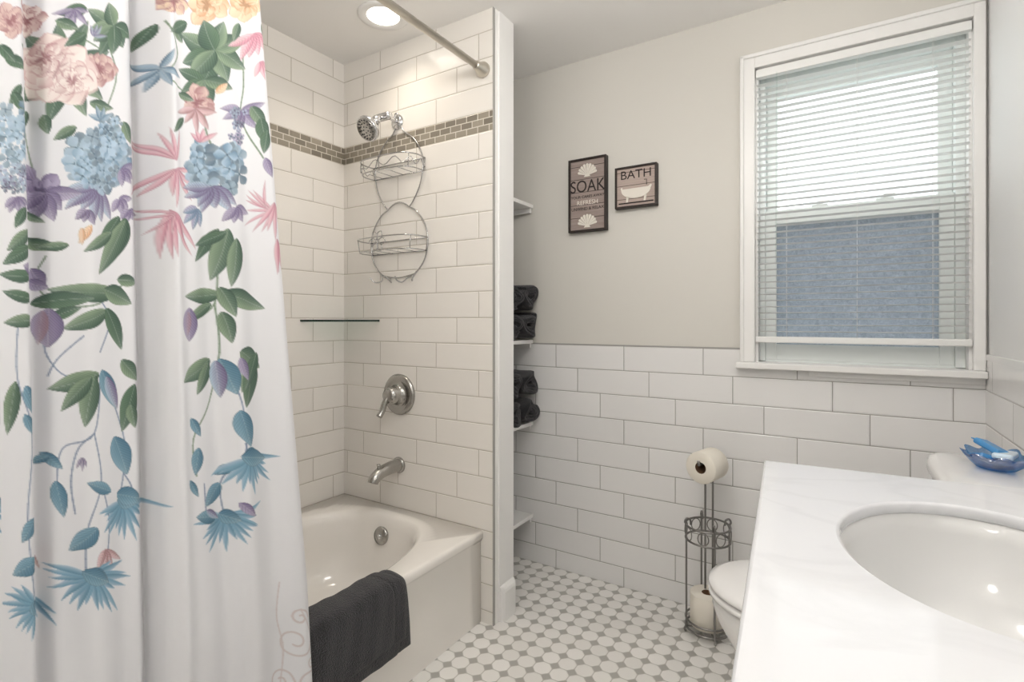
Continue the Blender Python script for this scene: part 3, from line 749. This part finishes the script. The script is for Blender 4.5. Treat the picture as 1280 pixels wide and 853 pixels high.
e = empty('soak_wall_sign'); framebox(-1.015, -0.838, 1.508, 1.828, 0.009, e, m_pl1)
q_ = MB(); shell(q_, -0.9265, 1.752, 0.052); shell(q_, -0.9265, 1.532, 0.052); q_.build('shells', e)
text(e, 'word_main', 'SOAK', 0.074, -0.9265, 1.704, 2.0855, m_ink, 0.85)
for i, s in enumerate(('YOUR CARES AWAY', 'REFRESH', 'UNWIND & RELAX')): text(e, 'line_%d' % i, s, (0.017, 0.026, 0.018)[i], -0.9265, 1.660-i*0.026, 2.0855, m_cream if i == 1 else m_ink)
e = empty('bath_wall_sign'); framebox(-0.799, -0.622, 1.588, 1.760, 0.008, e, m_pl2)
text(e, 'word_main', 'BATH', 0.05, -0.7105, 1.724, 2.0855, m_ink, 1.05)
q_ = MB(); tubp = [(-0.775, 1.672), (-0.768, 1.676)]+[(-0.768+0.11*s_, 1.668) for s_ in np.linspace(0, 1, 6)]+[(-0.648, 1.676), (-0.643, 1.672)]
tubp += [(-0.7105+0.062*math.cos(a), 1.662-0.036*math.sin(a)) for a in np.linspace(0, pi, 14)]
q_.prism(tubp, 2.0838, 2.087, m_cream)
for x in (-0.75, -0.675): q_.prism([(x, 1.635), (x+0.01, 1.635), (x+0.006, 1.612), (x-0.002, 1.612)], 2.0838, 2.087, m_cream)
q_.prism([(-0.784, 1.606), (-0.637, 1.606), (-0.637, 1.611), (-0.784, 1.611)], 2.084, 2.087, m_ink)
q_.tube([(-0.665, 2.085, 1.676), (-0.665, 2.085, 1.698), (-0.675, 2.085, 1.698)], 0.0016, m_ink, 6); q_.build('tub_picture', e)

# ---------------------------------------------------------------- toilet paper stand
e = empty('toilet_paper_stand'); q_ = MB(); tx, ty, TR = -0.40, 1.955, 0.076; r_ = 0.0036
def ring(z, rad, wr=r_): q_.tube([(tx+rad*math.cos(a), ty+rad*math.sin(a), z) for a in np.linspace(0, 2*pi, 33)[:-1]], wr, m_pewter, 8, True)
ring(0.385, TR); ring(0.335, TR); ring(0.022, TR); ring(0.05, TR)
for a in np.linspace(0, 2*pi, 5)[:-1]+0.5:
    ca, sa = math.cos(a), math.sin(a)
    q_.tube(catmull([(tx+(TR-.016)*ca, ty+(TR-.016)*sa, 0.385), (tx+(TR-.014)*ca, ty+(TR-.014)*sa, 0.402), (tx+(TR-.002)*ca, ty+(TR-.002)*sa, 0.408), (tx+(TR+.005)*ca, ty+(TR+.005)*sa, 0.395), (tx+TR*ca, ty+TR*sa, 0.37), (tx+TR*ca, ty+TR*sa, 0.2), (tx+TR*ca, ty+TR*sa, 0.04), (tx+(TR+.006)*ca, ty+(TR+.006)*sa, 0.012), (tx+(TR+.002)*ca, ty+(TR+.002)*sa, r_)], 5), r_, m_pewter, 8)
for a in np.linspace(0, 2*pi, 9)[:-1]:
    q_.tube([(tx+TR*math.cos(a)+0.018*math.cos(b)*-math.sin(a), ty+TR*math.sin(a)+0.018*math.cos(b)*math.cos(a), 0.36+0.022*math.sin(b)) for b in np.linspace(0, 2*pi, 17)[:-1]], 0.002, m_pewter, 6, True)
for a in (0.5, 0.5+pi/2): q_.tube([(tx+TR*math.cos(a), ty+TR*math.sin(a), 0.022), (tx-TR*math.cos(a), ty-TR*math.sin(a), 0.022)], r_, m_pewter, 8)
for o in (-0.013, 0.013): q_.tube([(tx+o, ty+0.02, 0.022), (tx+o, ty+0.02, 0.57), (tx+o*0.4, ty+0.02, 0.61)], r_, m_pewter, 8)
ad = Vector((0.25, 0.95, 0)).normalized(); rc = Vector((tx, ty-0.01, 0.615))
q_.tube([rc+ad*0.06, rc-ad*0.062, rc-ad*0.064+Vector((0, 0, 0.014))], 0.005, m_pewter, 8)
q_.build('stand', e)
def tproll(c_, ax_, nm, R_=0.056, L=0.1):
    h = MB(); h.lathe(c_, ax_, [(0.02, -L/2), (R_-0.003, -L/2), (R_, -L/2+0.003), (R_, L/2-0.003), (R_-0.003, L/2), (0.02, L/2)], m_tissue, 40, False, False)
    h.lathe(c_, ax_, [(0.0202, -L/2+0.001), (0.0202, L/2-0.001)], m_card, 30, False, False); h.build(nm, e)
tproll(rc-Vector((0, 0, 0.013)), ad, 'roll_top', 0.056); tproll((tx, ty-0.005, 0.088), (0, 0, 1), 'roll_spare', 0.060, 0.115)

# ---------------------------------------------------------------- toilet
e = empty('toilet'); TY = 1.49
def egg(cx_, fr, bk, hw, z, N=64, n=2.0, s=1.0):
    out = []
    for j in range(N):
        a = 2*pi*j/N; c_, s_ = math.cos(a), math.sin(a)
        nb = 2.2 if c_ > 0 else 3.2
        kx = math.copysign(abs(c_)**(2/nb), c_); ky = math.copysign(abs(s_)**(2/nb), s_)
        out.append((cx_-kx*(fr if c_ > 0 else bk)*s, TY+ky*hw*s, z))
    return out
w = MB(); w.loft([egg(0.04, .20, .16, .115, 0), egg(0.04, .19, .16, .11, .02), egg(0.04, .17, .15, .10, .10), egg(0.03, .20, .15, .115, .18), egg(0.02, .26, .15, .15, .27), egg(0.015, .295, .155, .178, .34), egg(0.015, .305, .16, .184, .375), egg(0.015, .305, .16, .184, .392), egg(0.015, .295, .155, .176, .398)], m_cer, True, True); w.build('bowl', e)
w = MB(); w.loft([egg(.015, .305, .155, .182, .400), egg(.015, .315, .16, .19, .404), egg(.015, .315, .16, .19, .412), egg(.015, .308, .155, .184, .417)], m_cer, True, True)
w.loft([egg(.015, .308, .155, .184, .420), egg(.015, .315, .16, .19, .425), egg(.015, .313, .16, .188, .434), egg(.015, .295, .15, .172, .441), egg(.015, .2, .1, .11, .444)], m_cer, True, True); w.build('seat_and_lid', e)
w = MB(); w.box(0.198, 0.372, 1.285, 1.700, .37, .742, m_cer, 0.022); w.box(0.10, 0.25, 1.40, 1.58, .33, .40, m_cer, 0.02); w.build('tank', e)
w = MB(); w.loft([sq_ring(0.279, 1.495, .090, .225, 8, .742, 64), sq_ring(0.279, 1.495, .095, .23, 7, .748, 64), sq_ring(0.279, 1.495, .095, .23, 6, .770, 64), sq_ring(0.279, 1.495, .091, .226, 6, .779, 64), sq_ring(0.279, 1.495, .08, .21, 6, .784, 64)], m_cer, True, True); w.build('tank_lid', e)
w = MB(); w.lathe((0.198, 1.35, 0.69), (-1, 0, 0), [(0.012, 0), (0.012, 0.008)], m_chrome, 16).tube([(0.186, 1.35, 0.69), (0.184, 1.41, 0.683)], 0.005, m_chrome, 8); w.build('flush_lever', e)

# blue glass dish with soap packets on the tank
e = empty('blue_glass_soap_dish'); m_blue = glass('blue_glass', srgb(140, 200, 240), 0.05, 0.7); m_bluew = M('blue_wrapper', srgb(86, 156, 212), 0.2); m_bluel = M('pale_wrapper', srgb(215, 232, 244), 0.2)
dc = Vector((0.30, 1.58, 0.785)); rings = []
for r0, h in ((0.02, 0), (0.035, 0.001), (0.048, 0.014), (0.056, 0.032), (0.0585, 0.034), (0.052, 0.020), (0.034, 0.006), (0.02, 0.005)):
    rings.append([dc+Vector(((r0+0.005*h/0.03*math.cos(8*a))*math.cos(a), (r0+0.005*h/0.03*math.cos(8*a))*math.sin(a)*1.15, h+0.004*(h > .01)*math.cos(8*a))) for a in np.linspace(0, 2*pi, 65)[:-1]])
MB().loft(rings, m_blue, True, True).build('dish', e)
for i, (dx, dy, dz, az, mt) in enumerate(((-0.01, 0.0, 0.018, 0.3, m_bluew), (0.014, -0.006, 0.032, 1.2, m_bluel), (-0.006, 0.012, 0.044, 2.2, m_bluew))):
    h = MB(); h.box(-0.03, 0.03, -0.018, 0.018, -0.007, 0.007, mt, 0.005); h.box(-0.038, -0.03, -0.014, 0.014, -0.001, 0.001, mt); h.box(0.03, 0.038, -0.014, 0.014, -0.001, 0.001, mt)
    o = h.build('soap_packet_%d' % i, e); o.location = dc+Vector((dx, dy, dz)); o.rotation_euler = (0.25*(i-1), 0.3*(1-i), az)

# ---------------------------------------------------------------- vanity
e = empty('bathroom_vanity')
poly = [(-0.123, 1.107), (0.372, 1.146), (0.372, 0.27), (-0.058, 0.27)]
sx, sy, sa_, sb = 0.150, 0.788, 0.150, 0.192
angs = sorted([2*pi*j/96 for j in range(96)]+[math.atan2(y-sy, x-sx) % (2*pi) for x, y in poly])
def ray(a):
    dx, dy = math.cos(a), math.sin(a); best = 9
    for i in range(4):
        (ax_, ay), (bx, by) = poly[i], poly[(i+1) % 4]; ex_, ey = bx-ax_, by-ay; den = dx*ey-dy*ex_
        if abs(den) < 1e-9: continue
        t_ = ((ax_-sx)*ey-(ay-sy)*ex_)/den; u__ = ((ax_-sx)*dy-(ay-sy)*dx)/den
        if t_ > 0 and -1e-6 <= u__ <= 1+1e-6: best = min(best, t_)
    return best
def outer(off, z): return [(sx+(ray(a)-off)*math.cos(a), sy+(ray(a)-off)*math.sin(a), z) for a in angs]
def ell(k, z, da=0.0): 
    out = []
    for a in angs:
        rr = 1/math.sqrt((math.cos(a)/(sa_*k+da))**2+(math.sin(a)/(sb*k+da))**2); out.append((sx+rr*math.cos(a), sy+rr*math.sin(a), z))
    return out
w = MB(); w.loft([ell(1.03, .822), outer(.002, .822), outer(0, .826), outer(0, .843), outer(.002, .848), outer(.006, .850)], m_quartz)
w.loft([outer(.006, .850), ell(1, .850, .004)], m_quartz, smooth=False)
w.loft([ell(1, .850, .004), ell(1, .8485, .001), ell(1, .846), ell(1, .834), ell(1.03, .832), ell(1.03, .822)], m_quartz); w.build('countertop', e)
m_sink = M('sink_ceramic', srgb(228, 228, 227), 0.12, coat=0.3)
w = MB(); w.loft([ell(1, .8335, .004), ell(1, .8325, .001), ell(.985, .81), ell(.95, .775), ell(.84, .73), ell(.6, .70), ell(.3, .69), ell(.12, .688)], m_sink, False, True)
w.lathe((sx, sy, .689), (0, 0, 1), [(.022, 0), (.022, .002), (.016, .003)], m_chrome); w.build('sink_basin', e)
w = MB()
cab = [(-0.095, 1.085), (0.370, 1.120), (0.370, 0.29), (-0.033, 0.29)]
w.add([(x, y, .09) for x, y in cab]+[(x, y, .821) for x, y in cab], [(0, 1, 2, 3), (0, 4, 5, 1), (1, 5, 6, 2), (2, 6, 7, 3), (3, 7, 4, 0)], m_white, False)
w.add([(x+(0.05 if i in (0, 3) else 0), y, .0) for i, (x, y) in enumerate(cab)]+[(x+(0.05 if i in (0, 3) else 0), y, .09) for i, (x, y) in enumerate(cab)], [(0, 1, 2, 3), (0, 4, 5, 1), (1, 5, 6, 2), (2, 6, 7, 3), (3, 7, 4, 0)], m_white, False)
w.build('cabinet', e)
def onface(y): return -0.095+(1.085-y)*0.078
w = MB()
for ya, yb in ((0.32, 0.68), (0.70, 1.06)):
    for (a, b, zz0, zz1) in ((ya, yb, .13, .78),):
        for (p, q2, z0, z1) in ((a, b, zz0, zz0+.06), (a, b, zz1-.06, zz1), (a, a+.06, zz0, zz1), (b-.06, b, zz0, zz1)):
            vs = [(onface(y)-o, y, z) for o in (0.001, 0.02) for y in (p, q2) for z in (z0, z1)]
            w.add(vs, [(0, 1, 3, 2), (4, 6, 7, 5), (0, 4, 5, 1), (2, 3, 7, 6), (0, 2, 6, 4), (1, 5, 7, 3)], m_white, False)
for y in (0.65, 0.73): w.lathe((onface(y)-0.02, y, 0.6), (-1, 0, 0), [(.006, 0), (.006, .012), (.014, .018), (.012, .026)], m_nickel, 16)
w.build('doors', e)
w = MB(); w.lathe((0.335, sy, .850), (0, 0, 1), [(.026, 0), (.026, .006), (.018, .012), (.016, .11), (.012, .12)], m_chrome, 24)
w.tube(catmull([(0.335, sy, .93), (0.29, sy, .965), (0.245, sy, .955), (0.225, sy, .93)], 6), 0.011, m_chrome, 12).tube([(0.335, sy, .97), (0.34, sy, .99), (0.31, sy, 1.02)], 0.006, m_chrome, 10); w.build('faucet', e)
# mirror, plus a light bar added as out-of-view fill, on the right wall
e = empty('wall_mirror'); MB().box(0.352, 0.378, 0.45, 1.05, 1.10, 1.75, m_white, 0.004).build('frame', e)
MB().box(0.349, 0.353, 0.48, 1.02, 1.13, 1.72, M('mirror_silver', (0.9, 0.9, 0.9, 1), 0.01, 1.0)).build('glass', e)
e = empty('fill_light_bar'); w = MB(); w.box(0.355, 0.38, 0.45, 1.05, 1.86, 1.94, m_nickel, 0.004)
for y in (0.55, 0.75, 0.95): w.tube([(0.355, y, 1.90), (0.31, y, 1.90), (0.30, y, 1.885)], 0.008, m_nickel, 8)
w.build('bar', e); m_bulb = emis('fill_bulb', (1, 0.96, 0.92, 1), 3.0)
w = MB()
for y in (0.55, 0.75, 0.95): w.lathe((0.29, y, 1.89), (0, 0, -1), [(.012, 0), (.03, .02), (.042, .05), (.04, .075), (.025, .092), (.005, .098)], m_bulb, 24)
w.build('globes', e)

# ---------------------------------------------------------------- lights
def area(name, loc, size, power, col_=(1, 1, 1), rot=(0, 0, 0), shape='DISK', parent=None):
    l = bpy.data.lights.new(name, 'AREA'); l.shape = shape; l.size = size; l.energy = power; l.color = col_
    o = bpy.data.objects.new(name, l); o.location = loc; o.rotation_euler = rot; S.collection.objects.link(o)
    if parent: o.parent = parent
    return o
e = empty('recessed_ceiling_light'); lc = (-1.455, 1.40)
w = MB(); w.lathe((lc[0], lc[1], CEIL), (0, 0, -1), [(.094, 0), (.094, .004), (.084, .007), (.066, .006), (.060, .002)], m_white, 48, False, False); w.build('trim_ring', e)
MB().lathe((lc[0], lc[1], CEIL), (0, 0, -1), [(.061, .0005), (.061, .0025)], emis('lamp_lens', (1, 0.93, 0.82, 1), 4.0), 40).build('lens', e)
l_ = area('lamp', (lc[0], lc[1]-0.04, CEIL-0.012), 0.12, 1.1, (1, 0.89, 0.75), parent=e); l_.data.spread = math.radians(130)
def globe(nm, x, y, L):
    e = empty(nm); w = MB(); w.lathe((x, y, CEIL), (0, 0, -1), [(.07, 0), (.07, .012), (.012, .03), (.012, .12), (.04, .13), (.04, .15)], m_nickel, 40); w.build('mount', e)
    R_ = 0.13; prof = [(max(R_*math.sin(a), 0.002), 0.14+R_-R_*math.cos(a)) for a in np.linspace(0.3, pi, 18)]
    w = MB(); w.lathe((x, y, CEIL), (0, 0, -1), prof, emis(nm+'_opal', (1, .97, .935, 1), L), 40); w.build('globe', e)
globe('fill_globe_light', -0.42, 0.88, 22.5)  # added globe above the view, soft fill to brighten the room
globe('entry_fill_globe', -0.35, -0.45, 19.0)  # second added globe, behind the camera, more fill light

wd = bpy.data.worlds.new('World'); S.world = wd; wd.use_nodes = True
bg = wd.node_tree.nodes['Background']; bg.inputs[0].default_value = (0.93, 0.965, 1.0, 1); bg.inputs[1].default_value = 2.7

# ---------------------------------------------------------------- camera
cam = bpy.data.cameras.new('camera'); cam.sensor_width = 36; cam.lens = 650/1280*36; cam.shift_y = -24.5/1280; cam.clip_start = 0.02
co_ = bpy.data.objects.new('camera', cam); S.collection.objects.link(co_)
co_.location = (0, 0, H_CAM); co_.rotation_euler = (pi/2, 0, math.radians(32.2)); S.camera = co_
S.view_settings.view_transform = 'Standard'
